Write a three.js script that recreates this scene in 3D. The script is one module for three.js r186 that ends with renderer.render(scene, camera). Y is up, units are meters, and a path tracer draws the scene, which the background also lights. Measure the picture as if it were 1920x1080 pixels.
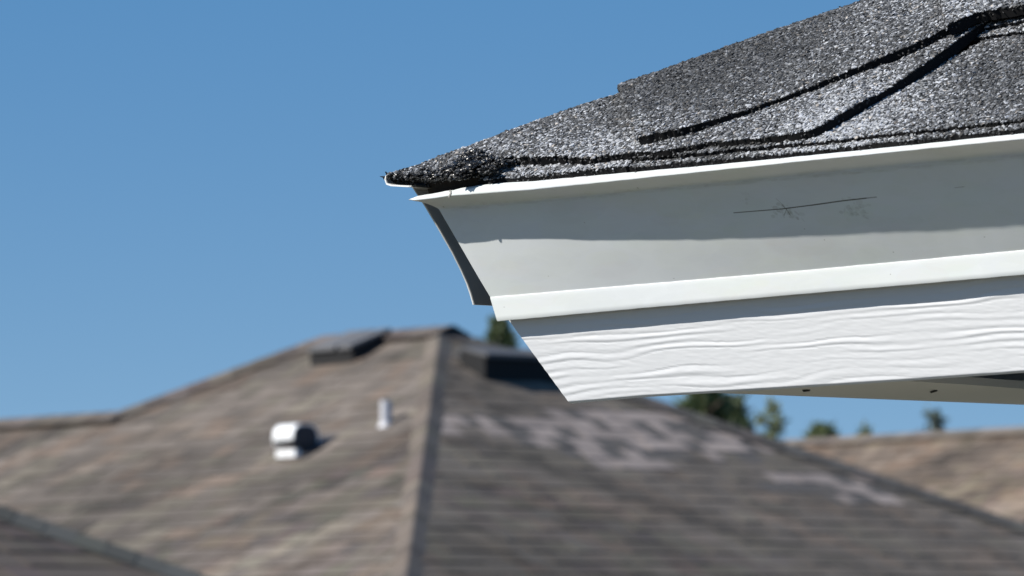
import * as THREE from 'three';
import { ImprovedNoise } from 'three/addons/math/ImprovedNoise.js';
import { mergeGeometries, toCreasedNormals } from 'three/addons/utils/BufferGeometryUtils.js';

// ---------------------------------------------------------------- camera, sky, sun, exposure
const scene = new THREE.Scene();
const F = 11000;                                   // focal length in pixels of the 1920 x 1080 photograph (a tele lens)
const camera = new THREE.PerspectiveCamera(2 * Math.atan(540 / F) * 180 / Math.PI, 16 / 9, 0.5, 2000);
camera.position.set(0, 2.75, 0);
camera.rotation.order = 'YXZ';
camera.rotation.set(Math.atan(756 / F), 0, -0.0125);
camera.focus = 4.27;
camera.userData.fStop = 25;
camera.updateMatrixWorld();
scene.add(camera);

const V = (x, y, z) => new THREE.Vector3(x, y, z);
const AZ = 43.2 * Math.PI / 180;                   // the houses stand at this angle to the view
const SUN = V(-0.740, 0.643, 0.198).normalize();   // high on the left
{
  const W = 1024, Hh = 512, d = new Float32Array(W * Hh * 4);
  for (let r = 0; r < Hh; r++) for (let c = 0; c < W; c++) {
    const el = ((r + 0.5) / Hh - 0.5) * Math.PI, az = ((c + 0.5) / W - 0.5) * 2 * Math.PI;
    const v = V(Math.cos(el) * Math.cos(az), Math.sin(el), Math.cos(el) * Math.sin(az));
    const e = Math.max(el, 0), h = Math.exp(-e / 0.07), z = Math.exp(-e / 0.6);
    let R = 0.024 + 0.010 * z + 0.21 * h, G = 0.096 + 0.056 * z + 0.23 * h, B = 0.240 + 0.105 * z + 0.150 * h;
    const g = Math.max(v.dot(SUN), 0), au = 0.22 * Math.pow(g, 8) + 0.02 * Math.pow(g, 2.0);
    R += au; G += au * 0.97; B += au * 0.9;
    const i = (r * W + c) * 4;
    d[i] = R; d[i + 1] = G; d[i + 2] = B; d[i + 3] = 1;
  }
  const t = new THREE.DataTexture(d, W, Hh, THREE.RGBAFormat, THREE.FloatType);
  t.mapping = THREE.EquirectangularReflectionMapping; t.magFilter = t.minFilter = THREE.LinearFilter; t.needsUpdate = true;
  scene.background = t; scene.environment = t;
}
const sun = new THREE.DirectionalLight(new THREE.Color().setRGB(1.0, 0.955, 0.88), 4.4);
sun.position.copy(SUN).multiplyScalar(60); sun.target.position.set(0, 2, -8);
sun.position.add(sun.target.position);
sun.castShadow = true; sun.shadow.mapSize.set(4096, 4096);
Object.assign(sun.shadow.camera, { left: -40, right: 40, top: 40, bottom: -40, near: 1, far: 160 });
scene.add(sun, sun.target);
const renderer = new THREE.WebGLRenderer({ antialias: true });
renderer.setSize(1024, 576);
renderer.toneMapping = THREE.LinearToneMapping;
renderer.toneMappingExposure = 1.5;
renderer.shadowMap.enabled = true;

// ---------------------------------------------------------------- helpers
function mulberry(a) { return () => { a |= 0; a = a + 0x6D2B79F5 | 0; let t = Math.imul(a ^ a >>> 15, 1 | a); t = t + Math.imul(t ^ t >>> 7, 61 | t) ^ t; return ((t ^ t >>> 14) >>> 0) / 4294967296; }; }
const rnd = mulberry(20240611);
const pn = new ImprovedNoise(), noise = (x, y, z = 0) => pn.noise(x + 31.7, y + 17.3, z + 5.1);
const fbm = (x, y, z = 0, o = 4) => { let s = 0, a = 0.5; for (let i = 0; i < o; i++) { s += a * noise(x, y, z + i * 7.7); x *= 2.03; y *= 2.03; z *= 2.03; a *= 0.5; } return s; };
const lerp = (a, b, t) => a + (b - a) * t, clamp = (x, a, b) => Math.min(b, Math.max(a, x));
const smooth = (a, b, x) => { const t = clamp((x - a) / (b - a), 0, 1); return t * t * (3 - 2 * t); };
const counts = {};
function numbered(n) { const k = counts[n] = (counts[n] ?? -1) + 1; return k ? `${n}_${String(k).padStart(3, '0')}` : n; }
const lin = (r, g, b) => new THREE.Color().setRGB(r, g, b);
const mat = (c, rough = 0.8, extra = {}) => new THREE.MeshStandardMaterial({ color: c, roughness: rough, side: THREE.DoubleSide, ...extra });
function mesh(name, geo, m, parent) { const o = new THREE.Mesh(geo, m); o.name = numbered(name); o.castShadow = o.receiveShadow = true; parent.add(o); return o; }
function thing(name, label, category, group, pos) {
  const o = new THREE.Group(); o.name = numbered(name); o.userData = { label, category }; if (group) o.userData.group = group;
  if (pos) o.position.copy(pos); scene.add(o); return o;
}
const Q = camera.quaternion.clone(), EYE = camera.position.clone();
const ray = (px, py) => V((px - 960) / F, (540 - py) / F, -1).applyQuaternion(Q);
const at = (px, py, depth) => EYE.clone().addScaledVector(ray(px, py), depth);   // the point that far along the view
const toPix = p => { const q = p.clone().sub(EYE).applyQuaternion(Q.clone().invert()); return [960 - F * q.x / q.z, 540 + F * q.y / q.z]; };

// frame of the near roof corner: s along the right eave, k inward from it, y up, all from the tip of the corner
const O = at(722, 332, 4.4);
const A = V(Math.sin(AZ), 0, Math.cos(AZ)), B = V(Math.cos(AZ), 0, -Math.sin(AZ));
const W3 = (s, k, y) => O.clone().addScaledVector(A, s).addScaledVector(B, k).add(V(0, y, 0));
const loc = p => { const q = p.clone().sub(O); return { s: q.dot(A), k: q.dot(B), y: q.y }; };
function hit(px, py, n, c) { const d = ray(px, py), t = (c - EYE.clone().sub(O).dot(n)) / d.dot(n); return loc(EYE.clone().addScaledVector(d, t)); }
const hitK = (px, py, k) => hit(px, py, B, k), hitS = (px, py, s) => hit(px, py, A, s), hitY = (px, py, y) => hit(px, py, V(0, 1, 0), y);
const HN = A.clone().sub(B).normalize();
const hitHip = (px, py) => hit(px, py, HN, 0);
function table(rows) {                                    // piecewise-linear, extended past both ends
  rows = rows.slice().sort((a, b) => a[0] - b[0]);
  return x => { let i = 0; while (i < rows.length - 2 && x > rows[i + 1][0]) i++; const [a, b] = rows[i], [c, d] = rows[i + 1]; return b + (d - b) * (x - a) / (c - a); };
}
// a sheet with thickness from a grid of points; its outer side faces `out`
function shell(g, thick, out, { uv = null, crease = 0, edge = 0 } = {}) {
  const R = g.length, C = g[0].length, N = [];
  let sgn = 0;
  for (let r = 0; r < R; r++) { N.push([]); for (let c = 0; c < C; c++) {
    const du = g[r][Math.min(c + 1, C - 1)].clone().sub(g[r][Math.max(c - 1, 0)]), dv = g[Math.min(r + 1, R - 1)][c].clone().sub(g[Math.max(r - 1, 0)][c]);
    const n = du.cross(dv); if (n.lengthSq() < 1e-16) n.copy(out); else n.normalize(); sgn += n.dot(out); N[r].push(n); } }
  const flip = sgn < 0; if (flip) for (const row of N) for (const n of row) n.negate();
  const pos = [], uvs = [], idx = [];
  const put = (p, r, c) => { pos.push(p.x, p.y, p.z); const t = uv ? uv(r, c, p) : [c / (C - 1), r / (R - 1)]; uvs.push(t[0], t[1]); return pos.length / 3 - 1; };
  const quad = (a, b, c, d, f) => f ? idx.push(a, c, b, a, d, c) : idx.push(a, b, c, a, c, d);
  const top = [], bot = [], und = (r, c) => g[r][c].clone().addScaledVector(N[Math.min(Math.max(r, edge), R - 1)][c], -(typeof thick === 'function' ? thick(r, c) : thick));
  for (let r = 0; r < R; r++) { top.push([]); bot.push([]); for (let c = 0; c < C; c++) { top[r].push(put(g[r][c], r, c)); bot[r].push(put(und(r, c), r, c)); } }
  for (let r = 0; r < R - 1; r++) for (let c = 0; c < C - 1; c++) {
    quad(top[r][c], top[r][c + 1], top[r + 1][c + 1], top[r + 1][c], flip); quad(bot[r][c], bot[r][c + 1], bot[r + 1][c + 1], bot[r + 1][c], !flip); }
  const loop = [];
  for (let c = 0; c < C - 1; c++) loop.push([0, c]); for (let r = 0; r < R - 1; r++) loop.push([r, C - 1]);
  for (let c = C - 1; c > 0; c--) loop.push([R - 1, c]); for (let r = R - 1; r > 0; r--) loop.push([r, 0]);
  for (let i = 0; i < loop.length; i++) { const [r, c] = loop[i], [r2, c2] = loop[(i + 1) % loop.length];
    quad(put(g[r][c], r, c), put(und(r, c), r, c), put(und(r2, c2), r2, c2), put(g[r2][c2], r2, c2), flip); }
  let geo = new THREE.BufferGeometry();
  geo.setAttribute('position', new THREE.Float32BufferAttribute(pos, 3)); geo.setAttribute('uv', new THREE.Float32BufferAttribute(uvs, 2)); geo.setIndex(idx);
  geo.computeVertexNormals();
  if (crease) geo = toCreasedNormals(geo, crease);
  return geo;
}
// ---------------------------------------------------------------- ground
const ground = mesh('ground', new THREE.CircleGeometry(900, 64).rotateX(-Math.PI / 2), (() => {
  const n = 256, d = new Uint8Array(n * n * 4), r = mulberry(5);
  for (let i = 0; i < n * n; i++) { const x = i % n, y = i / n | 0, f = 0.5 + 0.5 * fbm(x / 21, y / 21) + 0.3 * (r() - 0.5); d.set([120 * f + 84, 118 * f + 84, 98 * f + 76, 255], i * 4); }
  const t = new THREE.DataTexture(d, n, n); t.wrapS = t.wrapT = THREE.RepeatWrapping; t.magFilter = t.minFilter = THREE.LinearFilter; t.repeat.set(300, 300); t.colorSpace = THREE.SRGBColorSpace; t.needsUpdate = true;
  return mat(lin(0.27, 0.265, 0.25), 1, { map: t });
})(), scene);
ground.userData = { kind: 'structure' };

// ---------------------------------------------------------------- the near house: its roof corner
const house = thing('house', 'nearest house corner, grey granule shingles curling above white eave metal and wood-grain fascia', 'house');
const eavePix = [[722, 334], [800, 339], [860, 338], [920, 331], [980, 328], [1040, 323], [1100, 316], [1300, 299], [1500, 281], [1700, 259], [1920, 236], [2150, 212]];
const ye = table(eavePix.map(([x, y]) => { const h = hitK(x, y, -0.002); return [h.s, h.y]; }));
const hipPix = [[722, 334], [800, 311], [900, 276], [1000, 237], [1100, 201], [1160, 183], [1300, 132], [1450, 79], [1620, 22], [1800, -44]];
const yh = table(hipPix.map(([x, y]) => { const h = hitHip(x, y); return [h.s, h.y]; }));
// height of the lowest shingle layer: right slope for k < s, left slope (turned away) for k > s
function Hs(s, k) {
  if (k <= s) { const t = Math.max(s, 0.004); return ye(t) + (yh(t) - ye(t)) * k / t; }
  const t = Math.max(k, 0.004); return 0.002 + (yh(t) - 0.002) * s / t;
}
const NA = A.clone().cross(B.clone().multiplyScalar(0.894).add(V(0, 0.447, 0))).normalize(); if (NA.y < 0) NA.negate();
const RS = (s, k, off) => W3(s, k, Hs(s, k) + off * 1.1);
function onRoof(px, py, off = 0) {                        // where the view through a pixel meets the roof surface
  const d = ray(px, py), gap = t => { const l = loc(EYE.clone().addScaledVector(d, t)); return [l.y - Hs(l.s, l.k) - off * 1.1, l]; };
  let best = 9, at0 = 4.4, prev = null;
  for (let t = 3.9; t < 4.6; t += 0.0005) { const [v, l] = gap(t); if (l.s < 0.0005 || l.k < -0.006 || l.k > l.s + 0.02) { prev = null; continue; }
    if (prev !== null && prev > 0 && v <= 0) { let x = t - 0.0005, y = t; for (let i = 0; i < 30; i++) { const m = (x + y) / 2; if (gap(m)[0] > 0) x = m; else y = m; } return gap(x)[1]; }
    if (Math.abs(v) < best) { best = Math.abs(v); at0 = t; } prev = v; }
  return gap(at0)[1];
}
// --- materials
const granTex = (() => { const n = 512, d = new Uint8Array(n * n * 4), r = mulberry(77);
  for (let i = 0; i < n * n; i++) { const u = r(), v = u < 0.45 ? 40 + 25 * r() : u < 0.8 ? 75 + 30 * r() : 120 + 70 * r(); d.set([v, v, v * 1.03, 255], i * 4); }
  const t = new THREE.DataTexture(d, n, n); t.wrapS = t.wrapT = THREE.RepeatWrapping; t.magFilter = t.minFilter = THREE.LinearFilter; t.repeat.set(1 / 0.7, 1 / 0.7); t.colorSpace = THREE.SRGBColorSpace; t.needsUpdate = true; return t; })();
const asphalt = new THREE.MeshPhysicalMaterial({ color: lin(0.008, 0.008, 0.0085), roughness: 0.85, specularIntensity: 0.3, side: THREE.DoubleSide });
const asphaltFar = mat(lin(0.9, 0.9, 0.9), 0.9, { map: granTex });
const tar = mat(lin(0.008, 0.008, 0.009), 0.28);
const deckMat = mat(lin(0.035, 0.028, 0.022), 0.95);
// --- granules: one shared pebble in a few shapes
const pebbles = [0, 1, 2].map(k => { const g = new THREE.IcosahedronGeometry(1, 0), p = g.attributes.position, seen = {}, r = mulberry(90 + k);
  for (let i = 0; i < p.count; i++) { const key = [p.getX(i), p.getY(i), p.getZ(i)].map(x => x.toFixed(3)).join(); const f = seen[key] ??= [0.7 + 0.5 * r(), 0.6 + 0.4 * r(), 0.7 + 0.5 * r()]; p.setXYZ(i, p.getX(i) * f[0], p.getY(i) * f[1], p.getZ(i) * f[2]); }
  g.computeVertexNormals(); return g; });
const pebbleMat = mat(lin(1, 1, 1), 0.72);
const LIGHT = [];                                          // where the blend of granules runs lighter or darker: [s, k, radius, amount]
function zone(p) { const l = loc(p); let z = 0.16 * fbm(l.s * 9, l.k * 9, 3, 3) * 2; for (const [s, k, rs, a] of LIGHT) { const dx = (l.s - s) / rs, dk = (l.k - k) / rs; z += a * Math.exp(-(dx * dx + dk * dk)); } return z; }
function granuleColor(z, r) {
  const u = r() + z * 0.9; let v;
  if (u < 0.42) v = 0.008 + 0.022 * r(); else if (u < 0.76) v = 0.04 + 0.06 * r(); else if (u < 0.93) v = 0.12 + 0.13 * r(); else v = 0.24 + 0.24 * r();
  const w = r(); return w < 0.05 ? lin(v * 1.10, v * 0.99, v * 0.88) : lin(v * 0.97, v, v * (1.03 + 0.06 * r()));
}
function scatter(name, parent, g, density, { size = 0.00134, zoneAdd = 0, limit = () => true, seed = 1, sink = 0.25, keep = 1 } = {}) {
  const r = mulberry(seed * 7919 + 13), list = [[], [], []], q = new THREE.Quaternion(), q2 = new THREE.Quaternion(), up = V(0, 1, 0);
  for (let i = 0; i < g.length - 1; i++) for (let j = 0; j < g[0].length - 1; j++) {
    const a = g[i][j], b = g[i][j + 1], c = g[i + 1][j], e = g[i + 1][j + 1];
    const n = b.clone().sub(a).cross(c.clone().sub(a)), area = n.length(); if (area < 1e-12) continue; n.normalize(); if (n.y < 0) n.negate();
    let cnt = area * density; cnt = Math.floor(cnt) + (r() < cnt % 1 ? 1 : 0);
    for (let m = 0; m < cnt; m++) { const u = r(), v = r();
      const p = a.clone().multiplyScalar((1 - u) * (1 - v)).addScaledVector(b, u * (1 - v)).addScaledVector(c, (1 - u) * v).addScaledVector(e, u * v);
      if (!limit(p) || r() > keep) continue;
      const k = size * (0.62 + 0.75 * r() * r() + 0.15 * r());
      q.setFromUnitVectors(up, n.clone().add(V(r() - 0.5, r() - 0.5, r() - 0.5).multiplyScalar(0.9)).normalize()); q2.setFromAxisAngle(up, r() * 6.283); q.multiply(q2);
      p.addScaledVector(n, k * (sink + 0.25 * r()));
      list[Math.floor(r() * 3)].push([new THREE.Matrix4().compose(p, q.clone(), V(k * (1.0 + 0.7 * r()), k * 0.62, k * (0.7 + 0.25 * r()))), granuleColor(zone(p) + zoneAdd, r)]); }
  }
  for (let k = 0; k < 3; k++) { if (!list[k].length) continue;
    const im = new THREE.InstancedMesh(pebbles[k], pebbleMat, list[k].length); list[k].forEach(([mx, c], i) => { im.setMatrixAt(i, mx); im.setColorAt(i, c); });
    im.name = numbered(name); im.userData = { kind: 'stuff' }; im.castShadow = im.receiveShadow = true; parent.add(im); }
}
const DENS = 4.6e5, inView = p => { const [x, y] = toPix(p); return x > -300 && x < 2800 && y > -600 && y < 1300; };
// light and dark patches of the granule blend
for (const [px, py, rs, a] of [[1640, 235, 0.10, 0.34], [1540, 265, 0.06, 0.25], [1040, 325, 0.06, 0.25], [1150, 308, 0.04, 0.2], [1860, 140, 0.10, -0.30], [1340, 292, 0.06, -0.12], [1860, 10, 0.12, 0.26], [1350, 165, 0.16, -0.13], [1620, 60, 0.12, 0.02], [1450, 225, 0.10, 0.18], [1000, 255, 0.1, 0.12], [1850, 215, 0.06, 0.12]]) { const l = onRoof(px, py, 0.004); LIGHT.push([l.s, l.k, rs, a]); }

// a roof piece lofted between a lower and an upper curve in (s, k), with its own height above the base layer
function piece(name, { lower, upper, rows = 26, cols = 300, top, thick, gran = true, seed = 1, zoneAdd = 0, rag = 0.0014, s1 = 9, endRag = 0 }) {
  const g = [];
  for (let r = 0; r <= rows; r++) { g.push([]); for (let c = 0; c <= cols; c++) {
    const w = c / cols, v = r / rows, L = lower(w), U = upper(w);
    const jag = rag * (noise(w * cols * 0.45, seed * 3.1) * 1.6 + noise(w * cols * 0.1, seed * 9.1)) * (1 - v) ** 8;
    const jagE = endRag * noise(v * rows * 0.6, seed * 5.3) * ((1 - w) ** 40);
    const s = lerp(L[0], U[0], v) + jagE, k = lerp(L[1], U[1], v) + jag;
    const curlEdge = -0.0009 * (1 - v) ** 14;
    g[r].push(RS(s, k, top(w, v, s, k) + curlEdge + 0.00035 * noise(s * 160, k * 160, seed))); } }
  const o = mesh(name, shell(g, thick, NA, { crease: 0.9, edge: 4 }), asphalt, house);
  if (gran) {
    scatter('granule', o, g, DENS, { seed, zoneAdd, limit: inView });
    // a few granules spilled over the butt edge
    const e = [g[0], g[0].map(p => p.clone().add(V(0, -(typeof thick === 'function' ? 0.004 : thick), 0)).addScaledVector(B, -0.0003))];
    scatter('granule', o, e, DENS * 0.07, { seed: seed + 50, zoneAdd: -0.7, size: 0.0009, limit: inView });
  }
  return o;
}
const curve = (pts) => { const d = [0]; for (let i = 1; i < pts.length; i++) d.push(d[i - 1] + Math.hypot(pts[i][0] - pts[i - 1][0], pts[i][1] - pts[i - 1][1]));
  const T = d[d.length - 1], S = table(pts.map((p, i) => [d[i] / T, p[0]])), K = table(pts.map((p, i) => [d[i] / T, p[1]])); return w => [S(w), K(w)]; };
const pixCurve = (pix, off) => curve(pix.map(([x, y]) => { const l = onRoof(x, y, off); return [l.s, l.k]; }));
const sEdge = (x, y) => onRoof(x, y, 0).s;

const END = 1.25;                                          // how far along the eave the corner is built
// deck under everything
{ const g = []; for (let r = 0; r <= 12; r++) { g.push([]); for (let c = 0; c <= 40; c++) { const s = lerp(0.03, END, c / 40), k = lerp(0.012, s, r / 12); g[r].push(RS(s, k, -0.0045)); } }
  mesh('roof_deck', shell(g, 0.012, NA), deckMat, house);
  const h = []; for (let r = 0; r <= 12; r++) { h.push([]); for (let c = 0; c <= 40; c++) { const k = lerp(0.03, END, c / 40), s = lerp(0.012, k, r / 12); h[r].push(RS(s, k, -0.0045)); } }
  mesh('roof_deck', shell(h, 0.012, NA), deckMat, house); }
// starter course along the eave, black butt edge 5 mm high
piece('starter_strip', { lower: w => { const s = lerp(0.105, END, w); return [s, -0.002]; }, upper: w => { const s = lerp(0.105, END, w); return [s, Math.min(s, 0.10)]; }, rows: 20, cols: 620, top: () => 0, thick: 0.0052, seed: 2, zoneAdd: 0.03 });
// first course: three shingles with slits between them
const upTo = s => Math.min(s, 0.30);
const sSlit1 = sEdge(1186, 307), sSlit2 = sEdge(1497, 283);
const course = (name, sa, sb, k0, k1, off, thick, seed, zoneAdd, slant = 0) => piece(name, { lower: w => [lerp(sa, sb, w), k0(lerp(sa, sb, w))], upper: w => { const s = lerp(sa + slant * 0.2, sb, w); return [s, k1(s)]; }, rows: 70, cols: Math.max(60, Math.round((sb - sa) / 0.0022)), top: () => off, thick, seed, zoneAdd, endRag: 0.001 });
course('shingle', 0.112, sSlit1 - 0.001, s => -0.0030 + 0.005 * smooth(0.19, 0.112, s), s => Math.min(s * 0.8, 0.12), 0.0012, 0.0060, 3, 0.16);
course('shingle', sSlit1, sSlit2 - 0.0015, () => 0.0025, s => Math.min(s * 0.85, 0.14), 0.0042, 0.0036, 4, -0.08);
course('shingle', sSlit2, END, () => 0.003, upTo, 0.0036, 0.0034, 5, 0.05, 0.3);
// second course, up the slope at the right
const c2a = onRoof(1800, 84, 0.004), c2b = onRoof(1920, 66, 0.004);
const c2k = table([[c2a.s, c2a.k], [c2b.s, c2b.k]]);
course('shingle', c2a.s - 0.10, END, s => Math.max(c2k(s), 0.02), s => Math.min(s, 0.36), 0.0075, 0.0034, 6, 0.05);
const c3k = s => c2k(s) + 0.0085;
course('shingle', c2a.s - 0.02, END, s => c3k(s), s => Math.min(s, 0.36), 0.0112, 0.0036, 7, 0.10);

// hip caps: folded over the hip, each end lying on the one below
function hipCap(lowPix, lowOff, hip0, hip1, ridge, seed, zoneAdd) {
  const offs = lowPix.map(p => (p[3] ?? lowOff) + p[2] * 0.0004 + 0.0008), LP = lowPix.map(([x, y], i) => onRoof(x, y, offs[i]));
  const low = curve(LP.map(l => [l.s, l.k])), al = [0]; LP.forEach((p, i) => { if (i) al.push(al[i - 1] + Math.hypot(p.s - LP[i - 1].s, p.k - LP[i - 1].k)); });
  const band = table(al.map((d, i) => [d / al[al.length - 1], lowPix[i][2] * 0.0004 + 0.0006])), lift = table(al.map((d, i) => [d / al[al.length - 1], offs[i]]));
  const thick = (r, c) => lerp(band(c / cols), 0.004, smooth(0, 22, r)), top = (w, v) => lerp(lift(w), ridge(w), smooth(0, 1, v)) + 0.0006 * Math.sin(w * 15 + seed) * (1 - v);
  const t0 = hitHip(...hip0).s, t1 = hitHip(...hip1).s;
  const rows = 60, len = al[al.length - 1], cols = Math.round(len / 0.0016), g = [];
  const f = smooth;
  for (let r = 0; r <= rows; r++) { g.push([]); for (let c = 0; c <= cols; c++) {
    const w = c / cols, v = r / rows * 1.5, L = low(w), t = lerp(t0, t1, w);      // v 0..1 on this side, 1..1.5 folded over the hip
    const jag = 0.0016 * (noise(w * cols * 0.45, seed * 3.1) * 1.6 + noise(w * cols * 0.1, seed * 9.1) + 2.4 * noise(w * cols * 0.045, seed * 2.3)), jE = 0.0012 * noise(v * 30, seed) * (1 - w) ** 40;
    let s, k;
    if (v <= 1) { s = lerp(L[0], t, v) + jE; k = lerp(L[1], t, v) + jag * (1 - v) ** 8; } else { const m = lerp(t, L[1], (v - 1)), n = lerp(t, L[0], (v - 1)); s = m; k = n; }
    const round = -0.0022 * Math.exp(-(((v - 1) / 0.05) ** 2));
    g[r].push(RS(s, k, top(w, Math.min(v, 1)) + round - 0.0009 * (1 - Math.min(v, 1)) ** 14 + 0.0004 * noise(s * 150, k * 150, seed))); } }
  const o = mesh('hip_cap', shell(g, thick, NA, { crease: 0.9, edge: 4 }), asphalt, house);
  scatter('granule', o, g, DENS, { seed, zoneAdd, limit: inView });
  const e = [g[0], g[0].map(p => p.clone().add(V(0, -0.005, 0)))];
  scatter('granule', o, e, DENS * 0.12, { seed: seed + 50, zoneAdd: -0.75, size: 0.0010, limit: inView });
  const eL = [g.map(x => x[0]), g.map(x => x[0].clone().add(V(0, -0.004, 0)))];
  scatter('granule', o, eL, DENS * 0.6, { seed: seed + 70, zoneAdd: -0.1, size: 0.0010, limit: inView });
  return o;
}
hipCap([[727, 332, 2, 0], [780, 335, 6, 0], [850, 330, 9, 0], [900, 312, 14, 0], [935, 294, 17, 0], [980, 294, 18, 0.0010], [1056, 291, 16, 0.0016], [1116, 290, 13, 0.0018], [1202, 281, 10, 0.0040], [1271, 274, 9, 0.0044], [1399, 260, 8, 0.0046], [1506, 247, 12, 0.0046], [1530, 239, 14, 0.0042], [1558, 222, 17, 0.0042], [1612, 190, 18, 0.0042], [1660, 166, 13, 0.0045], [1711, 132, 17, 0.0050], [1766, 94, 18, 0.0055], [1800, 70, 17, 0.006], [1832, 48, 14, 0.008], [1885, 20, 9, 0.009]], 0,
  [726, 330], [1980, -110], w => 0.0012 + 0.0033 * smooth(0, 0.12, w), 11, 0.02);
hipCap([[1194, 255, 15], [1271, 243, 12], [1356, 218, 9], [1454, 184, 9], [1527, 158, 11], [1612, 124, 14], [1698, 88, 19], [1779, 47, 26], [1850, 18, 24], [1960, -24, 20]], 0.0095,
  [1160, 164], [1900, -84], w => 0.0110 - 0.0012 * smooth(0, 0.1, w), 12, -0.06);
hipCap([[1780, 44, 19], [1826, 26, 17], [1920, 4, 15], [2050, -24, 16], [2200, -62, 14]], 0.0165,
  [1738, -42], [2200, -205], w => 0.0150, 13, 0.12);
hipCap([[2190, -48, 16], [2330, -92, 14], [2520, -150, 14], [2760, -226, 14]], 0.0215, [2150, -186], [2800, -425], w => 0.0195, 14, -0.04);
// torn, melted asphalt at the tip
{ const parts = [], r = mulberry(404), grains = [];
  for (const [x, y, sz] of [[738, 334, 3], [755, 335, 4], [775, 336, 5], [797, 335, 6], [818, 335, 6.5], [838, 333, 7], [858, 331, 8], [874, 326, 8], [886, 316, 8], [893, 305, 7.5], [906, 303, 7], [918, 309, 7], [932, 314, 6], [948, 316, 4.5], [905, 325, 8], [880, 335, 6], [925, 327, 5], [962, 311, 4], [850, 322, 6], [800, 326, 4.5], [895, 296, 5], [975, 306, 3.4]]) {
    const l = onRoof(x, y - 5, 0.004), big = x > 866 && x < 955, p = W3(l.s, l.k - (big ? 0.006 : 0.003), l.y + (big ? 0.001 : 0)), g = new THREE.IcosahedronGeometry(1, 12), a = g.attributes.position, s0 = r() * 50;
    for (let i = 0; i < a.count; i++) { const q = V(a.getX(i), a.getY(i), a.getZ(i)); const f = 0.75 + 0.75 * fbm(q.x * 1.7 + s0, q.y * 1.7, q.z * 1.7, 4) + 0.55 * Math.abs(noise(q.x * 3.1, q.y * 3.1 + s0, q.z * 3.1)) + 0.30 * Math.abs(noise(q.x * 7, q.y * 7 + s0, q.z * 7));
      q.multiplyScalar(f * sz * (big ? 0.00095 : 0.0008)); q.y *= 0.72; q.applyAxisAngle(V(0, 0, 1), 0.25); const wv = q.clone().addScaledVector(A, 0.55 * q.dot(A)); a.setXYZ(i, p.x + wv.x, p.y + wv.y, p.z + wv.z); }
    g.computeVertexNormals(); parts.push(g); 
  }
  const o = mesh('roofing_tar', mergeGeometries(parts), tar, house);
  for (const g of parts) { const a = g.attributes.position; for (let i = 0; i + 2 < a.count; i += 3) { const P = [0, 1, 2].map(j => V(a.getX(i + j), a.getY(i + j), a.getZ(i + j))); grains.push([[P[0], P[1]], [P[2], P[2].clone().lerp(P[1], 0.01)]]); } }
  grains.forEach((g, i) => { if (r() < 0.0) scatter('granule', o, g, DENS, { seed: i }); });
  const c = V(0, 0, 0), list = []; for (const [cell] of grains.map(x => [x])) { const n = cell[0][1].clone().sub(cell[0][0]).cross(cell[1][0].clone().sub(cell[0][0])).normalize(); const pr = n.y > 0.3 ? 0.030 : 0.006; if (r() < pr * 0.9) list.push([cell[0][0].clone(), n]); }
  const im = new THREE.InstancedMesh(pebbles[0], pebbleMat, list.length), q = new THREE.Quaternion();
  list.forEach(([p, n], i) => { q.setFromUnitVectors(V(0, 1, 0), n); const k = 0.0006 + 0.0006 * r(); im.setMatrixAt(i, new THREE.Matrix4().compose(p, q, V(k * 1.3, k * 0.7, k))); im.setColorAt(i, granuleColor(-0.1, r)); });
  im.name = numbered('granule'); im.userData = { kind: 'stuff' }; o.add(im);
  // the shred that points past the tip
  const tip = at(711, 330.5, 4.4), root = at(742, 336, 4.397), up = V(0, 1, 0), g = new THREE.ConeGeometry(0.0030, tip.distanceTo(root), 9, 6), d = tip.clone().sub(root).normalize();
  g.scale(1, 1, 0.6); g.applyQuaternion(new THREE.Quaternion().setFromUnitVectors(up, d)); g.translate(...tip.clone().add(root).multiplyScalar(0.5).toArray());
  mesh('torn_shred', g, tar, house);
}
// --- eave metal of the right eave, swept along it
const LK = -0.006, FTK = 0.0165;                            // k of the lip's front and of the face's upper edge
const tiltOf = table([[-0.1, 0.44], [0.06, 0.45], [0.12, 0.505], [0.22, 0.595], [0.30, 0.65], [0.38, 0.69], [0.5, 0.735], [0.66, 0.765], [1.3, 0.79]]);
const row = (pix, kOf) => { const pts = pix.map(([x, y]) => { let k = FTK, h; for (let i = 0; i < 8; i++) { h = hitK(x, y, k); k = kOf(h.s, h.y); } return [h.s, h.y]; }); const y = table(pts); return { s0: pts[0][0], y, k: s => kOf(s, y(s)) }; };
const far = (pix) => pix;
const lipTop = row([[769, 374], [774, 371], [779, 369], [804, 365], [832, 359.5], [840, 358.6], [844, 360], [848, 358], [862, 354], [900, 348], [940, 344.6], [1000, 341], [1100, 331.5], [1300, 314], [1500, 294.5], [1700, 274], [1920, 251], [2300, 211]], () => LK + 0.0015);
const lipBot = row([[769, 375.2], [777, 377.2], [794, 375.4], [840, 369.3], [1000, 357], [1121, 344.5], [1500, 304.5], [1920, 262], [2300, 222]], () => LK);
const faceTop = row([[824, 394], [1000, 382], [1200, 362], [1500, 332], [1920, 293], [2300, 256]], () => FTK);
const kFace = (s, y) => FTK + tiltOf(s) * Math.max(0, faceTop.y(s) - y);
const bend = row([[920, 558], [1213, 533], [1500, 508.5], [1920, 469.5], [2300, 434]], kFace);
const kLow = (s, y) => bend.k(s) + 0.22 * (bend.y(s) - y) - 0.0006;
const bottom = row([[932, 602], [1080, 588.5], [1222, 575.5], [1500, 551], [1920, 514.4], [2300, 481]], kLow);
const sEnd = END;
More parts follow.
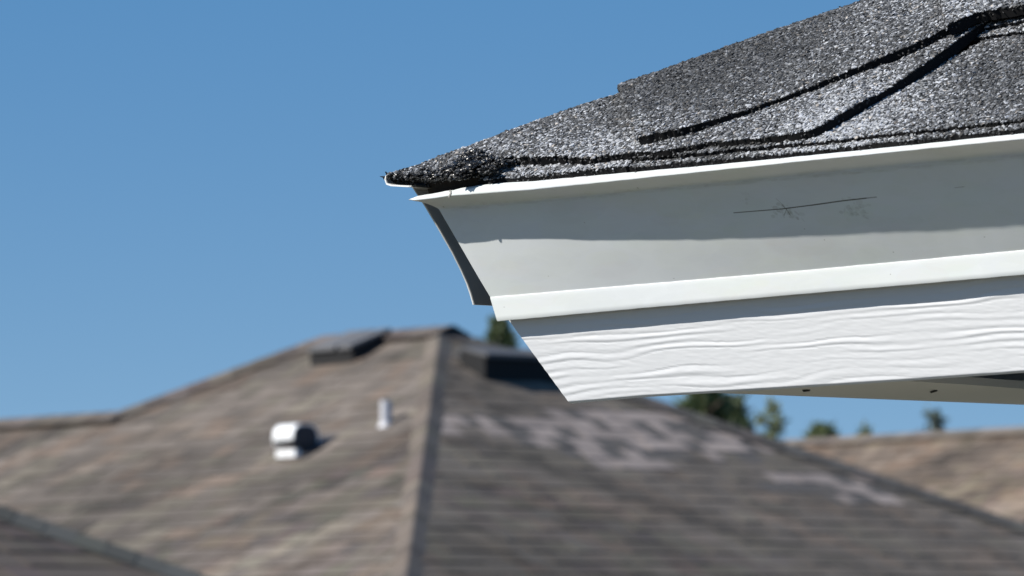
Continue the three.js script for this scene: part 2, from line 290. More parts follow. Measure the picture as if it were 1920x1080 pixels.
const paint = (() => { const w = 2048, h = 512, cv = document.createElement('canvas'); cv.width = w; cv.height = h; const c = cv.getContext('2d');
  c.fillStyle = '#dbdfe1'; c.fillRect(0, 0, w, h); const r = mulberry(8);
  for (let i = 0; i < 900; i++) { c.fillStyle = `rgba(${120 + 60 * r() | 0},${120 + 50 * r() | 0},100,${0.004 + 0.008 * r()})`; const x = r() * w, y = r() * h, q = 6 + 40 * r(); c.beginPath(); c.ellipse(x, y, q * 2, q, 0, 0, 7); c.fill(); }
  for (let i = 0; i < 46; i++) { c.fillStyle = `rgba(60,55,45,${0.15 + 0.4 * r()})`; c.fillRect(r() * w, r() * h, 1 + 2 * r(), 1 + 2 * r()); }
  return { cv, c, w, h }; })();
const U = 0.9, V0 = 0.13;                                  // metres that the paint texture covers along and down the metal
const markAt = (px, py) => { let k = FTK, h; for (let i = 0; i < 8; i++) { h = hitK(px, py, k); k = kFace(h.s, h.y); } return [h.s / U * paint.w, (faceTop.y(h.s) - h.y) / V0 * paint.h + 0.15 * paint.h]; };
{ const c = paint.c, r = mulberry(3), smear = (px, py, q, n, a) => { const [x, y] = markAt(px, py); for (let i = 0; i < n; i++) { c.fillStyle = `rgba(70,66,52,${a * r()})`; c.beginPath(); c.ellipse(x + (r() + r() - 1) * q * 1.3, y + (r() + r() - 1) * q, 1 + q * 0.25 * r(), 1 + q * 0.2 * r(), r() * 3, 0, 7); c.fill(); } };
  smear(1475, 397, 26, 40, 0.12); smear(1605, 391, 34, 40, 0.10); smear(1400, 372, 18, 14, 0.05); smear(1600, 400, 20, 20, 0.06);
  const line = (pts, wd, a) => { for (let i = 0; i < pts.length - 1; i++) { const p = markAt(...pts[i]), q = markAt(...pts[i + 1]); c.strokeStyle = `rgba(52,50,40,${a[i]})`; c.lineWidth = wd[i]; c.beginPath(); c.moveTo(...p); c.lineTo(...q); c.stroke(); } };
  for (let x = 840; x < 1940; x += 3) { const yy = 391 - (x - 840) * 0.0912, [mx, my] = markAt(x, yy + 9 * (r() - 0.5)); c.fillStyle = `rgba(92,84,58,${0.035 * r()})`; c.beginPath(); c.ellipse(mx, my, 6 + 16 * r(), 1.5 + 4 * r(), 0, 0, 7); c.fill(); }
  line([[1375, 399], [1420, 395.5], [1468, 391.5], [1520, 385], [1580, 376.5], [1625, 371.5], [1644, 369.5]], [1.8, 2, 2.2, 2.6, 2.6, 2], [0.75, 0.8, 0.85, 0.9, 0.9, 0.5]);
  line([[1466, 384], [1476, 394], [1482, 404]], [1.5, 1.5], [0.5, 0.45]); line([[1470, 404], [1476, 390]], [1.2], [0.4]); line([[1455, 372], [1472, 388]], [1.0], [0.25]);
  line([[1790, 352], [1808, 350]], [1], [0.4]); }
const paintTex = new THREE.CanvasTexture(paint.cv); paintTex.colorSpace = THREE.SRGBColorSpace; paintTex.wrapS = paintTex.wrapT = THREE.RepeatWrapping; paintTex.flipY = false;
const metal = mat(lin(1, 1, 1), 0.42, { map: paintTex });
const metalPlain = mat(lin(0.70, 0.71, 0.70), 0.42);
{
  const rows = [];                                         // each row: s -> point, with its own start
  const mk = (s0, f) => rows.push({ s0, f });
  mk(lipTop.s0 + 0.004, s => [0.040, lipTop.y(s) + 0.006]);
  mk(lipTop.s0 + 0.002, s => [LK + 0.010, lipTop.y(s) + 0.0016]);
  mk(lipTop.s0, s => [LK + 0.0035, lipTop.y(s) + 0.0007]);
  for (const a of [0, 0.5, 1]) mk(lipTop.s0, s => [LK + 0.0016 * (1 - Math.sin(a * 1.2)), lerp(lipTop.y(s), lipBot.y(s), 0.05 + 0.2 * a)]);
  for (const a of [0.4, 0.6, 0.8]) mk(lerp(lipTop.s0, lipBot.s0, a), s => [LK, lerp(lipTop.y(s), lipBot.y(s), a)]);
  mk(lipBot.s0, s => [LK + 0.0003, lipBot.y(s) + 0.0005]); mk(lipBot.s0, s => [LK + 0.0012, lipBot.y(s)]);
  for (let i = 1; i <= 9; i++) { const a = i / 9;          // the cove under the lip
    mk(lerp(lipBot.s0, faceTop.s0, a ** 1.1), s => [lerp(LK + 0.0012, FTK, 1 - (1 - a) ** 1.9), lerp(lipBot.y(s), faceTop.y(s), a ** 1.5)]); }
  for (let i = 1; i <= 14; i++) { const a = i / 14 * 0.985; mk(lerp(faceTop.s0, bend.s0, a), s => { const y = lerp(faceTop.y(s), bend.y(s), a); return [kFace(s, y) + 0.0004 * noise(s * 6, a * 2) * Math.sin(a * 3.1), y]; }); }
  mk(lerp(faceTop.s0, bend.s0, 0.995), s => { const y = lerp(faceTop.y(s), bend.y(s), 0.995); return [kFace(s, y), y]; });
  mk(bend.s0, s => [bend.k(s) - 0.0003, bend.y(s)]); mk(lerp(bend.s0, bottom.s0, 0.02), s => { const y = lerp(bend.y(s), bottom.y(s), 0.02); return [kLow(s, y), y]; });
  for (let i = 1; i <= 5; i++) { const a = i / 5; mk(lerp(bend.s0, bottom.s0, a), s => { const y = lerp(bend.y(s), bottom.y(s), a); return [kLow(s, y), y]; }); }
  mk(bottom.s0, s => [bottom.k(s) + 0.0012, bottom.y(s) - 0.0002]); mk(bottom.s0 + 0.001, s => [bottom.k(s) + 0.007, bottom.y(s) + 0.0012]);
  const cols = 520, g = rows.map(({ s0, f }) => { const o = []; for (let c = 0; c <= cols; c++) { const w = c / cols, s = lerp(s0, sEnd, w ** 1.25); const [k, y] = f(s); o.push(W3(s, k, y + 0.00022 * noise(s * 60, y * 3))); } return o; });
  const geo = shell(g, 0.0006, B.clone().negate(), { uv: (r, c, p) => { const l = loc(p); return [l.s / U, (faceTop.y(l.s) - l.y) / V0 + 0.15]; } });
  mesh('eave_metal', geo, metal, house);
  // the seam where a short corner piece laps the lip
  const p = hitK(843, 365, LK), sg = []; for (let r = 0; r <= 8; r++) { sg.push([]); for (const d of [-0.0009, 0.0009]) { const s = p.s + d + 0.0014 * Math.sin(r * 0.5); const y = lerp(lipTop.y(s) + 0.0008, lipBot.y(s) - 0.0002, r / 8); sg[r].push(W3(s, LK - 0.0002 - 0.0003 * Math.sin(r / 8 * 3.14), y)); } }
  mesh('lip_seam', shell(sg, 0.0008, B.clone().negate()), mat(lin(0.30, 0.29, 0.27), 0.6), house);
}
// --- eave metal of the left eave: its open end sticks out past the corner
{
  const prof = [[729, 330.5, 0], [725.5, 331.5, 0], [724.5, 336, 0], [727, 343.5, 0], [735, 346, 0], [752, 347, 0], [768, 347.8, 0], [773, 350, 0], [777, 355, 0.2], [800, 387, 0.42], [825, 429, 0.58], [850, 473, 0.74], [866, 505, 0.85], [877, 530, 0.93], [884, 550, 0.97], [890, 571, 1]];
  const pts = prof.map(([x, y, q]) => { const k = lerp(-0.004, 0.062, q), h = hitK(x, y, k); return [h.s, k, h.y]; });
  const g = pts.map(([s, k, y]) => { const o = []; for (let c = 0; c <= 40; c++) o.push(W3(s, lerp(k, END, c / 40), y)); return o; });
  mesh('metal_backing', shell(g, 0.0004, A, { crease: 0.5 }), mat(lin(0.27, 0.26, 0.245), 0.55), house);   // the inner side, a darker grey sheet
  const g2 = g.map(row => row.map((p, i) => p.clone().addScaledVector(A, -0.0006).addScaledVector(B, i ? 0 : -0.0004)));
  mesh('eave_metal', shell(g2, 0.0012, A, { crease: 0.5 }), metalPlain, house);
}
// --- wood-grain fascia board under the metal
const kTrim = (s, y) => bottom.k(s) + 0.0095 + 0.27 * (bottom.y(s) - y);
const trimBot = row([[1068, 756.5], [1213, 744], [1400, 733], [1650, 717.5], [1920, 698.5], [2300, 670]], kTrim);
const trimTopS0 = hitK(964, 598, bottom.k(0.2) + 0.0095).s;
const boardMat = mat(lin(0.65, 0.66, 0.68), 0.7);
{
  const rows = 110, cols = 640, g = [];
  const grain = (s, v) => {                                // long wandering ridges
    const wv = v * 12.5 + 2.2 * fbm(s * 5, v * 1.7, 2, 3) + 0.7 * noise(s * 13, v * 4, 6), f = wv - Math.floor(wv), id = Math.floor(wv);
    const amp = clamp(0.42 + 2.0 * noise(s * 9.5 + id * 4.31, id * 2.7 + v, 1), 0, 1.15);
    const saw = f < 0.38 ? f / 0.38 : (1 - f) / 0.62;      // slow rise, quick fall: bright shoulder over a thin dark line
    return amp * (saw * saw * (3 - 2 * saw) - 0.5);
  };
  for (let r = 0; r <= rows; r++) { g.push([]); for (let c = 0; c <= cols; c++) {
    const a = r / rows, w = c / cols, s0 = lerp(trimTopS0, trimBot.s0, clamp((a - 0.12) / 0.88, -0.14, 1)), s = lerp(s0, sEnd, w ** 1.15), yT = bottom.y(s) + 0.011, y = lerp(yT, trimBot.y(s), a);
    const fade = smooth(0, 0.08, 1 - a) ; 
    const hgt = 0.00050 * grain(s, (y - trimBot.y(s)) / 0.078) * (0.35 + 0.65 * fade) + 0.00018 * fbm(s * 90, y * 420, 4, 3);
    const rd = 0.0016 * smooth(0.975, 1, a) ** 2;
    g[r].push(W3(s, kTrim(s, y) - hgt + rd, y)); } }
  mesh('fascia_board', shell(g, (r, c) => c < 5 ? 0.0012 : 0.011, B.clone().negate()), boardMat, house);
}
const sC = trimBot.s0, kC = trimBot.k(sC);
// the board of the left eave, mitred to it and seen only from within
{ const f0 = hitS(1430, 738, sC), f1 = hitS(1920, 757, sC), y = table([[f0.k, f0.y], [f1.k, f1.y]]);
  const g = []; for (let r = 0; r <= 6; r++) { g.push([]); for (let c = 0; c <= 30; c++) { const k = lerp(kC + 0.002, END, c / 30), yy = lerp(y(k) + 0.085, y(k), r / 6); g[r].push(W3(sC - 0.012 - 0.2 * 0 - lerp(0.017, 0, r / 6), k, yy)); } }
  mesh('fascia_board', shell(g, 0.011, A.clone().negate()), boardMat, house);
  // soffit panel
  const yS = k => y(k), n0 = hitY(1690, 713, f1.y + 0.0006), n1 = hitY(1920, 728, f1.y + 0.0006);
  const se = table([[n0.k, n0.s], [n1.k, n1.s]]);
  const sg = []; for (let r = 0; r <= 20; r++) { sg.push([]); for (let c = 0; c <= 80; c++) { const k = lerp(kC + 0.012, 0.95, c / 80), s = lerp(sC, Math.min(se(k), 0.36), r / 20); sg[r].push(W3(s, k, yS(k) + 0.0004 * noise(s * 9, k * 9))); } }
  const so = mesh('soffit_panel', shell(sg, 0.006, V(0, -1, 0)), mat(lin(0.66, 0.655, 0.63), 0.75), house);
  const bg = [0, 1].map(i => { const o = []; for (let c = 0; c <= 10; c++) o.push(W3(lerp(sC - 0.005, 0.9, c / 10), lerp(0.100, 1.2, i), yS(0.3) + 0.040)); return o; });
  mesh('soffit_sky_block', shell(bg, 0.012, V(0, -1, 0)), mat(lin(0.03, 0.025, 0.02), 0.95), house);  // added dark sheet that keeps sky from showing through the soffit slot
  for (const [x, yy, w, tl] of [[1512, 730, 8, 0.1], [1751, 731, 8.5, 0.3]]) { const h = hitY(x, yy, yS(0.2) ), p = W3(h.s, h.k, yS(h.k) - 0.0008);
    const ng = new THREE.CylinderGeometry(0.0033, 0.0026, 0.0016, 14); ng.rotateZ(tl); ng.translate(p.x, p.y, p.z); mesh('nail', ng, mat(lin(0.02, 0.02, 0.02), 0.6), so); }
  //console.log('soffit', f0, f1, n0, n1, 'trim k', trimBot.k(n1.s), 'yb', trimBot.y(n1.s));
}
// the wall of the near house, well inside its eaves
{ const w = new THREE.BoxGeometry(3, O.y - 0.19, 3); const p = W3(0.45 + 1.5, 0.45 + 1.5, 0); w.rotateY(AZ); w.translate(p.x, (O.y - 0.19) / 2, p.z); mesh('wall', w, mat(lin(0.55, 0.5, 0.42), 0.9), house); }

// ---------------------------------------------------------------- the houses behind, hip roofs of brown shingles
const Nn = B.clone().negate(), An = A.clone().negate();
const tabGeo = (() => { const g = new THREE.BoxGeometry(1, 1, 1); const p = g.attributes.position; for (let i = 0; i < p.count; i++) if (p.getZ(i) < 0 && p.getY(i) > 0) p.setY(i, -0.25); g.translate(0, 0.5, 0.5); return g; })();  // x along, y up from the roof, z down the slope; thin at the top
const capGeo = (() => { const t = 0.010, sh = new THREE.Shape(); sh.moveTo(-0.15, -0.053); sh.lineTo(0, 0); sh.lineTo(0.15, -0.053); sh.lineTo(0.15, -0.053 + t); sh.lineTo(0.012, t * 1.3); sh.lineTo(-0.012, t * 1.3); sh.lineTo(-0.15, -0.053 + t); const g = new THREE.ExtrudeGeometry(sh, { depth: 1, bevelEnabled: false }); return g; })();
const palette = {};
function tint(c) { const q = [c.r, c.g, c.b].map(x => Math.round(x * 160) / 160), k = q.join(); return palette[k] ??= mat(lin(...q), 0.92); }
function hipHouse(h) { return Object.assign(h, { tabs: [] }); }
// tabs of one slope: `top` on its ridge line, e along the eaves, n down the slope in plan
function slope(tabs, top, e, n, ext, d0, d1, colour, seed, gap = 0.008) {
  const r = mulberry(seed), dn = n.clone().multiplyScalar(0.894).add(V(0, -0.447, 0)), nn = e.clone().cross(dn).normalize(); const ex = nn.y < 0 ? e.clone().negate() : e.clone(); if (nn.y < 0) nn.negate();
  const STEP = 0.143, rows = Math.ceil(d1 / 0.894 / STEP);
  for (let i = Math.floor(d0 / 0.894 / STEP); i < rows; i++) { const d = (i + 1) * STEP * 0.894, [lo, hi] = ext(d - STEP * 0.45); let x = lo - r() * 0.25;
    while (x < hi) { let w = 0.09 + 0.12 * r(), a = Math.max(x, lo), b = Math.min(x + w, hi); x += w; if (b - a < 0.02) continue;
      const c = (a + b) / 2, p = top.clone().addScaledVector(e, c).addScaledVector(dn, i * STEP + gap), th = 0.004 + (r() < 0.45 ? 0.004 : 0) + 0.002 * r();
      const m = new THREE.Matrix4().makeBasis(ex.clone().multiplyScalar(b - a - 0.004), nn.clone().multiplyScalar(th), dn.clone().multiplyScalar(STEP + 0.005 - gap)); m.setPosition(p.clone().addScaledVector(nn, 0.001));
      const mid = p.clone().addScaledVector(dn, STEP * 0.6), px = toPix(mid); tabs.push({ m, c: colour(c, i, px, r), px, z: mid.distanceTo(EYE) }); } }
}
function finishTabs(hs, tabs, most) {
  const inF = t => t.px[0] > -30 && t.px[0] < 1950 && t.px[1] > 560 && t.px[1] < 1110;
  tabs.forEach(t => { t.v = inF(t); }); const near = tabs.filter(t => t.v).sort((a, b) => a.z - b.z), one = new Set(near.slice(0, most));
  for (const t of one) { const o = mesh('shingle', tabGeo, tint(t.c), hs); o.applyMatrix4(t.m); }
  const rest = tabs.filter(t => !one.has(t)); if (!rest.length) return;
  const im = new THREE.InstancedMesh(tabGeo, mat(lin(1, 1, 1), 0.92), rest.length); rest.forEach((t, i) => { im.setMatrixAt(i, t.m); im.setColorAt(i, t.c); }); im.name = numbered('roof_shingles'); im.userData = { kind: 'stuff' }; im.castShadow = im.receiveShadow = true; hs.add(im);
}
function caps(hs, from, dir, len, base, seed, start = 0, width = 1) { // folded cap shingles along a hip or ridge
  const r = mulberry(seed), d = dir.clone().normalize(), side = d.clone().cross(V(0, 1, 0)).normalize(), up = side.clone().cross(d).normalize();
  for (let t = start; t < len; t += 0.143) { const f = 0.72 + 0.56 * r(), o = mesh('hip_cap', capGeo, tint(lin(base[0] * f, base[1] * f, base[2] * f * (0.97 + 0.05 * r()))), hs);
    const tilt = d.clone().addScaledVector(up, 0.02 + 0.02 * r()).normalize();
    o.applyMatrix4(new THREE.Matrix4().makeBasis(side.clone().multiplyScalar(width), up, tilt.multiplyScalar(0.165)).setPosition(from.clone().addScaledVector(d, t).addScaledVector(up, 0.012))); }
}
function roofBody(hs, quads, m) { const pos = []; for (const q of quads) for (let i = 1; i < q.length - 1; i++) for (const p of [q[0], q[i], q[i + 1]]) pos.push(p.x, p.y, p.z);
  const g = new THREE.BufferGeometry(); g.setAttribute('position', new THREE.Float32BufferAttribute(pos, 3)); g.setAttribute('uv', new THREE.Float32BufferAttribute(new Float32Array(pos.length / 3 * 2), 2)); g.computeVertexNormals(); return mesh('roof', g, m, hs); }
const plainRoof = mat(lin(0.078, 0.066, 0.057), 0.95), under = mat(lin(0.042, 0.036, 0.032), 0.95);
const P = (o, e, n, y) => o.clone().addScaledVector(A, e).addScaledVector(Nn, n).add(V(0, y, 0));
function wallBox(hs, o, e0, e1, n0, n1, top) { const g = new THREE.BoxGeometry(e1 - e0, top, n1 - n0); g.rotateY(0); const m = new THREE.Matrix4().makeBasis(A, V(0, 1, 0), Nn); g.translate((e0 + e1) / 2, 0, (n0 + n1) / 2); const w = mesh('wall', g, mat(lin(0.5, 0.42, 0.34), 0.9), hs);
  w.applyMatrix4(m.setPosition(V(o.x, top / 2, o.z))); }
const brown = (sat, lum) => (c, i, px, r) => {             // blend of browns; runs of darker tabs step diagonally up the slope
  const g = 1.5 * fbm((c + i * 0.125) * 1.9, i * 0.05, sat * 3, 3) + 0.35 * noise(c * 3.2, i * 0.9, sat), f = lum * Math.max(0.32, 1.02 + 1.2 * g + 0.30 * (r() - 0.5)), red = clamp(0.5 + 1.1 * noise((c + i * 0.125) * 2.6, i * 0.25, sat + 9) + 0.5 * (r() - 0.5), 0, 1);
  const k = red < 0.12 ? [1.09, 0.98, 0.90] : red < 0.3 ? [1.04, 1.0, 0.95] : red > 0.75 ? [1.0, 1.03, 0.96] : [1, 1, 1]; return lin(0.086 * f * k[0], 0.072 * f * k[1], 0.061 * f * k[2]); };

// --- the brown hip-roofed house in the middle
{
  const hs = thing('house', 'brown shingled hip-roofed house behind the eave, hip pointing at the viewer, vents on both slopes', 'house', 'houses beyond the eave');
  const o = at(825, 620, 35), rise = o.y - 2.55, run = rise / 0.5;
  const Lr = 1.05, dW = 0.885, Lw = 7;
  const Wd = dW;                                            // depth of the drop to the wing's lower ridge
  const extL = d => d < Wd ? [-Lr - d, d] : [-Lr - Wd - Lw, d];
  const tabs = [];
  slope(tabs, o, A, Nn, extL, 0, run, brown(1, 1.16), 31, 0.012);
  const lightRun = (x, y) => { const j = 14 * Math.sin(x * 0.09) + 10 * Math.sin(x * 0.031 + 2);
    const b = x < 960 ? lerp(808, 832, (x - 830) / 130) : x < 1150 ? lerp(830, 872, (x - 960) / 190) : x < 1260 ? 882 : 862;
    return (x > 830 && y > 777 && y < b + j * 0.5 && x < 1465) || (x > 1432 + j && y > 893 && y < 925 && x < 1700 + j) || (x > 1550 && y >= 925 && y < 948 && x < 1690 + j); };
  slope(tabs, o, Nn, A, d => [-d, d], 0, run, (c, i, px, r) => { const base = brown(2, 1.32)(c, i, px, r); if (lightRun(px[0], px[1])) { if (noise(c * 6.5, i * 0.8, 3) * 0.6 + 0.9 * (r() - 0.5) < -0.14) return lin(0.085, 0.076, 0.070); const q = 0.85 + 0.4 * r(); return lin(0.25 * q, 0.208 * q, 0.186 * q); } return base.lerp(lin(0.094, 0.077, 0.060), 0.45); }, 32, 0.007);
  finishTabs(hs, tabs, 300);
  const y1 = -rise, q = (e, n, y) => P(o, e, n, y - 0.006);
  roofBody(hs, [[q(0, 0, 0), q(-Lr, 0, 0), q(-Lr - Wd, Wd, -Wd / 2), q(-Lr - Wd, run, y1), q(run, run, y1)], [q(-Lr - Wd, Wd, -Wd / 2), q(-Lr - Wd - Lw, Wd, -Wd / 2), q(-Lr - Wd - Lw, run, y1), q(-Lr - Wd, run, y1)], [q(0, 0, 0), q(run, run, y1), q(run, -run, y1)]], under);
  roofBody(hs, [[q(0, 0, 0), q(run, -run, y1), q(-Lr - run, -run, y1), q(-Lr, 0, 0)],
    [q(-Lr, 0, 0), q(-Lr - Wd, Wd, -Wd / 2), q(-Lr - run, Wd, y1), q(-Lr - run, -run, y1)], [q(-Lr - Wd, Wd, -Wd / 2), q(-Lr - Wd - Lw, Wd, -Wd / 2), q(-Lr - Wd - Lw, Wd - 3, y1), q(-Lr - Wd, Wd - 3, y1)]], plainRoof);
  const dh = V(0, -0.5, 0);
  caps(hs, o, A.clone().add(Nn).add(dh), 5.2, [0.124, 0.101, 0.083], 41, 0, 0.62);
  caps(hs, o, A.clone().sub(Nn).add(dh), 6.5, [0.070, 0.062, 0.056], 42, 0);
  caps(hs, P(o, -Lr, 0, 0), An.clone().add(Nn).add(dh), Wd * 1.5 - 0.05, [0.09, 0.075, 0.064], 43, 0);
  caps(hs, P(o, -Lr, 0, 0), A, Lr, [0.11, 0.09, 0.078], 44, 0);
  caps(hs, P(o, -Lr - Wd - 4.5, Wd, -Wd / 2), A, 4.5, [0.105, 0.086, 0.072], 45, 0);
  wallBox(hs, o, -6, run - 0.5, -run + 0.5, run - 0.5, 2.5);
  // where a pixel meets the left (n) or right (a) slope
  const onL = (x, y) => { const nrm = Nn.clone().multiplyScalar(0.447).add(V(0, 0.894, 0)), d = ray(x, y); return EYE.clone().addScaledVector(d, o.clone().sub(EYE).dot(nrm) / d.dot(nrm)); };
  const onR = (x, y) => { const nrm = A.clone().multiplyScalar(0.447).add(V(0, 0.894, 0)), d = ray(x, y); return EYE.clone().addScaledVector(d, o.clone().sub(EYE).dot(nrm) / d.dot(nrm)); };
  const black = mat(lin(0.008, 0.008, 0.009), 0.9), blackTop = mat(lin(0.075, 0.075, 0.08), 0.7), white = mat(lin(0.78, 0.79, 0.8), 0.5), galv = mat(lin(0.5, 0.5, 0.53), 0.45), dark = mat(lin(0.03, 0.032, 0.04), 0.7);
  const basis = (p, side, out) => { const m = new THREE.Matrix4().makeBasis(side, V(0, 1, 0), out); m.setPosition(p); return m; };
  // low box vent: a slanted top raised off the slope, a dark throat in front
  function boxVent(p, side, out, w, run_, hgt, split, lidTone) {
    const v = new THREE.Group(); v.name = numbered('roof_vent'); v.applyMatrix4(basis(p, side, out)); hs.add(v);
    const prof = (z0, h0, z1, h1, y0, y1) => { const s = new THREE.Shape(); s.moveTo(z0, h0); s.lineTo(z1, h1); s.lineTo(z1, y1); s.lineTo(z0, y0); return s; };
    const mk = (name, sh, x0, x1, m) => { const g = new THREE.ExtrudeGeometry(sh, { depth: x1 - x0, bevelEnabled: true, bevelSize: 0.006, bevelThickness: 0.006, bevelSegments: 2 }); g.rotateY(Math.PI / 2); g.scale(1, 1, -1); const ix = g.index; g.translate(x0, 0, 0); g.computeVertexNormals(); return mesh(name, g, m, v); };
    // profile x = outwards, y = up; the slope falls 0.5 per metre outwards
    const body = new THREE.Shape(); body.moveTo(0.01, -0.01); body.lineTo(0.01, hgt - 0.03); body.lineTo(-run_, run_ * 0.5 + hgt * 0.55); body.lineTo(-run_, run_ * 0.5 - 0.02);
    mk('vent_body', body, 0, w, black);
    for (const [a, b] of split) { const lid = new THREE.Shape(); lid.moveTo(0.03, hgt - 0.030); lid.lineTo(0.03, hgt - 0.016); lid.lineTo(-run_ - 0.01, run_ * 0.5 + hgt * 0.62); lid.lineTo(-run_ - 0.01, run_ * 0.5 + hgt * 0.48); mk('vent_lid', lid, a * w, b * w, lidTone); }
    return v;
  }
  boxVent(onL(586, 686), A, Nn, 0.38, 0.28, 0.118, [[0, 0.62], [0.72, 1]], mat(lin(0.115, 0.115, 0.12), 0.7));
  boxVent(onR(908, 712), B, A, 0.72, 0.20, 0.165, [[0, 0.60], [0.68, 1]], blackTop);
  boxVent(onR(873, 684), B, A, 0.10, 0.08, 0.045, [[0, 1]], blackTop);
  { const g = new THREE.CylinderGeometry(0.028, 0.034, 0.07, 18), p = onR(897, 697); g.translate(p.x, p.y + 0.03, p.z); mesh('lit_end_stub', g, galv, hs); }  // pale stub added to stand for the sunlit end of the vent
  // white hooded vent
  { const v = new THREE.Group(); v.name = numbered('hooded_vent'); v.applyMatrix4(basis(onL(548, 858), A, Nn)); v.scale.setScalar(0.8); hs.add(v);
    const fl = new THREE.BoxGeometry(0.30, 0.012, 0.36); fl.rotateX(0.4636); fl.translate(0.03, 0.075, -0.12); mesh('flashing', fl, dark, v);
    const ap = new THREE.BoxGeometry(0.21, 0.055, 0.05); ap.translate(-0.01, 0.028, 0.03); mesh('base_plate', ap, white, v);
    const nk = new THREE.CylinderGeometry(0.07, 0.08, 0.13, 20); nk.translate(0.02, 0.12, -0.09); mesh('neck', nk, dark, v);
    const s = new THREE.Shape(), R = 0.125; s.moveTo(R, 0.0); for (let i = 0; i <= 20; i++) { const a = i / 20 * Math.PI; const cx = Math.cos(a), sx = Math.sin(a); s.lineTo(R * Math.sign(cx) * Math.abs(cx) ** 0.72, R * 0.92 * sx ** 0.72); } s.lineTo(-R, -0.02); s.lineTo(-R + 0.012, -0.02); for (let i = 20; i >= 0; i--) { const a = i / 20 * Math.PI; const cx = Math.cos(a), sx = Math.sin(a); s.lineTo((R - 0.012) * Math.sign(cx) * Math.abs(cx) ** 0.72, (R * 0.92 - 0.012) * sx ** 0.72); } s.lineTo(R - 0.012, 0); s.closePath();
    const hg = new THREE.ExtrudeGeometry(s, { depth: 0.22, bevelEnabled: false, curveSegments: 4 }); hg.rotateY(-Math.PI / 2); hg.scale(-1, 1, 1); hg.computeVertexNormals(); hg.translate(-0.11, 0.125, -0.035); mesh('hood', hg, white, v);
    for (const x of [-0.105, 0.105]) { const sh = new THREE.Shape(); sh.moveTo(-R + 0.01, -0.04); sh.lineTo(R - 0.01, -0.04); for (let i = 0; i <= 20; i++) { const a = i / 20 * Math.PI; const cx = Math.cos(a), sx = Math.sin(a); sh.lineTo((R - 0.004) * Math.sign(cx) * Math.abs(cx) ** 0.72, (R * 0.92 - 0.004) * sx ** 0.72); } const eg = new THREE.ExtrudeGeometry(sh, { depth: 0.008, bevelEnabled: false }); eg.rotateY(Math.PI / 2); eg.translate(x - 0.004, 0.125, -0.035); mesh('hood_end', eg, x > 0 ? dark : white, v); } }  // right end is a dark sheet standing for the shaded, open hood
  // plumbing pipe
  { const v = new THREE.Group(); v.name = numbered('vent_pipe'); v.position.copy(onL(724, 797)); hs.add(v);
    const g = new THREE.CylinderGeometry(0.032, 0.034, 0.16, 20, 1, true); g.translate(0, 0.06, 0); mesh('pipe', g, galv, v);
    const c = new THREE.CylinderGeometry(0.036, 0.050, 0.03, 20); c.translate(0, 0.0, 0); mesh('pipe_collar', c, galv, v); }
}
// --- the dark nearer roof at the lower left, and the pale roof far right
{
  const hs = thing('house', 'dark reddish roof slope in the lower left corner, nearer than the vented roof', 'house', 'houses beyond the eave');
  const o = at(-150, 908, 26), tabs = [], rise = o.y - 2.0, run = rise / 0.5;
  slope(tabs, o, Nn, A, d => [-d, d + 1.2], 0, run, (c, i, px, r) => { const b = brown(3, 0.95)(c, i, px, r); return b.lerp(lin(0.085, 0.058, 0.050), 0.35); }, 51);
  finishTabs(hs, tabs, 300);
  caps(hs, o, A.clone().sub(Nn).add(V(0, -0.5, 0)), run * 1.5, [0.066, 0.066, 0.058], 52, 0, 0.9);
  const q = (e, n, y) => P(o, e, n, y - 0.006);
  roofBody(hs, [[q(0, 0, 0), q(run, -run, -rise), q(run, run + 1.2, -rise), q(0, 1.2, 0)]], under);
  roofBody(hs, [[q(0, 0, 0), q(-run, -run, -rise), q(-run, run + 1.2, -rise), q(0, 1.2, 0)], [q(0, 0, 0), q(run, -run, -rise), q(-run, -run, -rise)], [q(0, 1.2, 0), q(run, run + 1.2, -rise), q(-run, run + 1.2, -rise)]], plainRoof);
  wallBox(hs, o, -run + 0.4, run - 0.4, -run + 0.4, run, 1.98);
}
{
  const hs = thing('house', 'sunlit tan roof slope at the far right below the soffit, trees peeking over its ridge', 'house', 'houses beyond the eave');
  const o = at(1920, 805, 52), tabs = [], rise = o.y - 2.5, run = rise / 0.5;
  slope(tabs, o, A, Nn, () => [-5.2, 1.6], 0, Math.min(run, 3.2), (c, i, px, r) => { const b = brown(4, 1.5)(c, i, px, r); return b.multiply(lin(1.06, 0.98, 0.9)); }, 61);
  finishTabs(hs, tabs, 300);
  caps(hs, P(o, -5.2, 0, 0), A, 6.8, [0.15, 0.125, 0.105], 62);
  const q = (e, n, y) => P(o, e, n, y - 0.006);
  roofBody(hs, [[q(-5.2, 0, 0), q(1.6, 0, 0), q(1.6, run, -rise), q(-5.2, run, -rise)]], under);
  roofBody(hs, [[q(-5.2, 0, 0), q(1.6, 0, 0), q(1.6, -run, -rise), q(-5.2, -run, -rise)]], plainRoof);
  wallBox(hs, o, -5, 1.5, -run + 0.4, run - 0.4, 2.5);
}
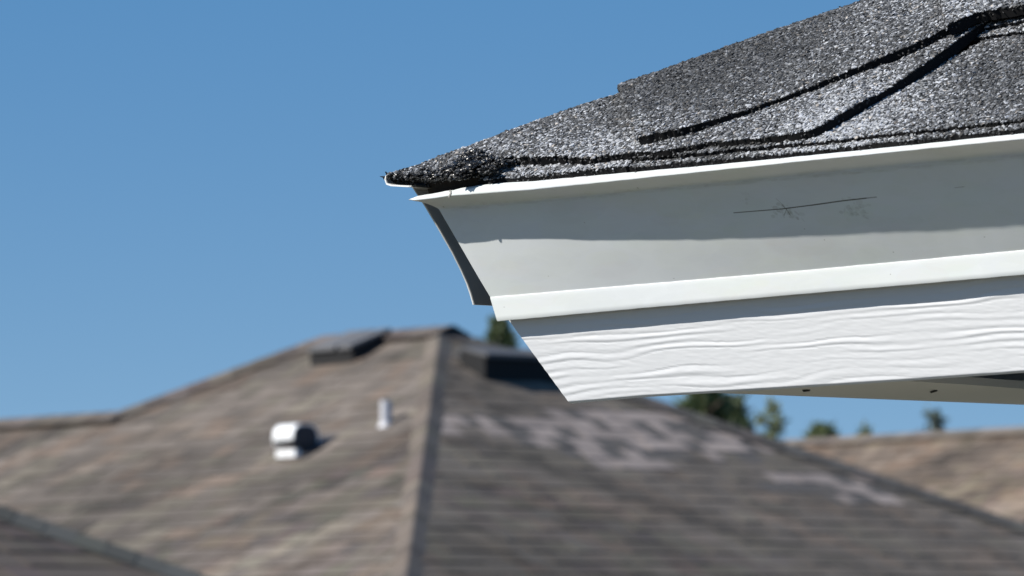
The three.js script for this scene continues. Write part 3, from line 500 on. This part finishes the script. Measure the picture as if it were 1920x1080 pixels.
// ---------------------------------------------------------------- trees over the roofs
const leafGeo = (() => { const g = []; const r = mulberry(17); for (let i = 0; i < 5; i++) { const s = new THREE.Shape(); s.moveTo(0, 0); s.quadraticCurveTo(0.35, 0.4, 0, 1); s.quadraticCurveTo(-0.35, 0.4, 0, 0); const l = new THREE.ShapeGeometry(s, 3); l.rotateX(r() * 6); l.rotateY(r() * 6); l.translate((r() - 0.5) * 0.8, (r() - 0.5) * 0.8, (r() - 0.5) * 0.8); g.push(l); } return mergeGeometries(g); })();
const leafMat = new THREE.MeshPhysicalMaterial({ color: lin(1, 1, 1), roughness: 0.9, transmission: 0.35, thickness: 0, side: THREE.DoubleSide });
const barkMat = mat(lin(0.10, 0.08, 0.06), 0.95);
function tree(px, py, depth, wide, deep, n, leaf, tone, label, seed, gap = 0.45) {
  const top = at(px, py, depth), t = thing('tree', label, 'tree', 'trees beyond the roofs', V(top.x, 0, top.z)), r = mulberry(seed);
  const H = top.y, g = []; const R0 = 0.10 + wide * 0.06;
  g.push(new THREE.CylinderGeometry(0.02, R0, H * 0.93, 10, 6).translate(0, H * 0.465, 0));
  for (let i = 0; i < 16; i++) { const h = H - deep * (0.1 + 0.85 * r()), len = wide * (0.5 + 0.5 * r()), a = r() * 6.283, c = new THREE.CylinderGeometry(0.008, 0.03, len, 6); c.translate(0, len / 2, 0); c.rotateZ(-0.9 - 0.3 * r()); c.rotateY(a); c.translate(0, h, 0); g.push(c); }
  mesh('trunk', mergeGeometries(g.map(x => x.toNonIndexed())), barkMat, t);
  const im = new THREE.InstancedMesh(leafGeo, leafMat, n), q = new THREE.Quaternion(), e = new THREE.Euler(); let k = 0, guard = 0;
  while (k < n && guard++ < n * 30) { const v = Math.pow(r(), 0.75), a = r() * 6.283, prof = wide * Math.sqrt(Math.min(1, v * 1.9 + 0.03)) * (0.75 + 0.35 * noise(a * 0.9, v * 3, seed)), rr = prof * Math.sqrt(r()), x = rr * Math.cos(a), z = rr * Math.sin(a), y = H - v * deep;
    if (noise(x * 1.9 / Math.min(wide, 1.2), y * 1.9 / Math.min(wide, 1.2), z * 1.9 + seed) < gap - 0.5) continue;
    const s = leaf * (0.7 + 0.6 * r()); q.setFromEuler(e.set(r() * 6, r() * 6, r() * 6)); im.setMatrixAt(k, new THREE.Matrix4().compose(V(x, y, z), q, V(s, s, s)));
    const f = 0.7 + 0.6 * r(), [cr, cg, cb] = tone; im.setColorAt(k, lin(cr * f, cg * f * (0.95 + 0.1 * r()), cb * f)); k++; }
  im.count = k; im.name = numbered('crown'); im.userData = { kind: 'stuff' }; im.castShadow = im.receiveShadow = true; t.add(im);
}
const G1 = [0.115, 0.15, 0.05], G2 = [0.17, 0.20, 0.09], G3 = [0.11, 0.14, 0.10];
tree(932, 598, 72, 0.52, 3.2, 2800, 0.11, G1, 'narrow tree top rising behind the vented roof, just left of the white eave board', 71, 0.42);
tree(1308, 712, 66, 0.85, 3.0, 5200, 0.11, G1, 'dense dark green tree between the vented roof and the white fascia board', 72, 0.36);
tree(1440, 750, 74, 0.34, 2.4, 620, 0.10, G2, 'sparse light tree beside the dense one, sky showing through its leaves', 73, 0.55);
tree(1540, 793, 80, 0.50, 2.4, 2600, 0.11, G1, 'round bushy green tree peeking above the left end of the far tan roof', 74, 0.40);
tree(1378, 742, 69, 0.38, 2.6, 1500, 0.11, G1, 'smaller leafy tree touching the right side of the dense dark green tree', 77, 0.44);
tree(1622, 803, 84, 0.24, 2.0, 900, 0.10, G2, 'smallest tree top above the far tan roof, right of the bushy one', 75, 0.46);
tree(1745, 772, 70, 0.36, 2.2, 480, 0.11, G3, 'bluish green thin tree above the middle of the far tan roof', 76, 0.56);
renderer.render(scene, camera);
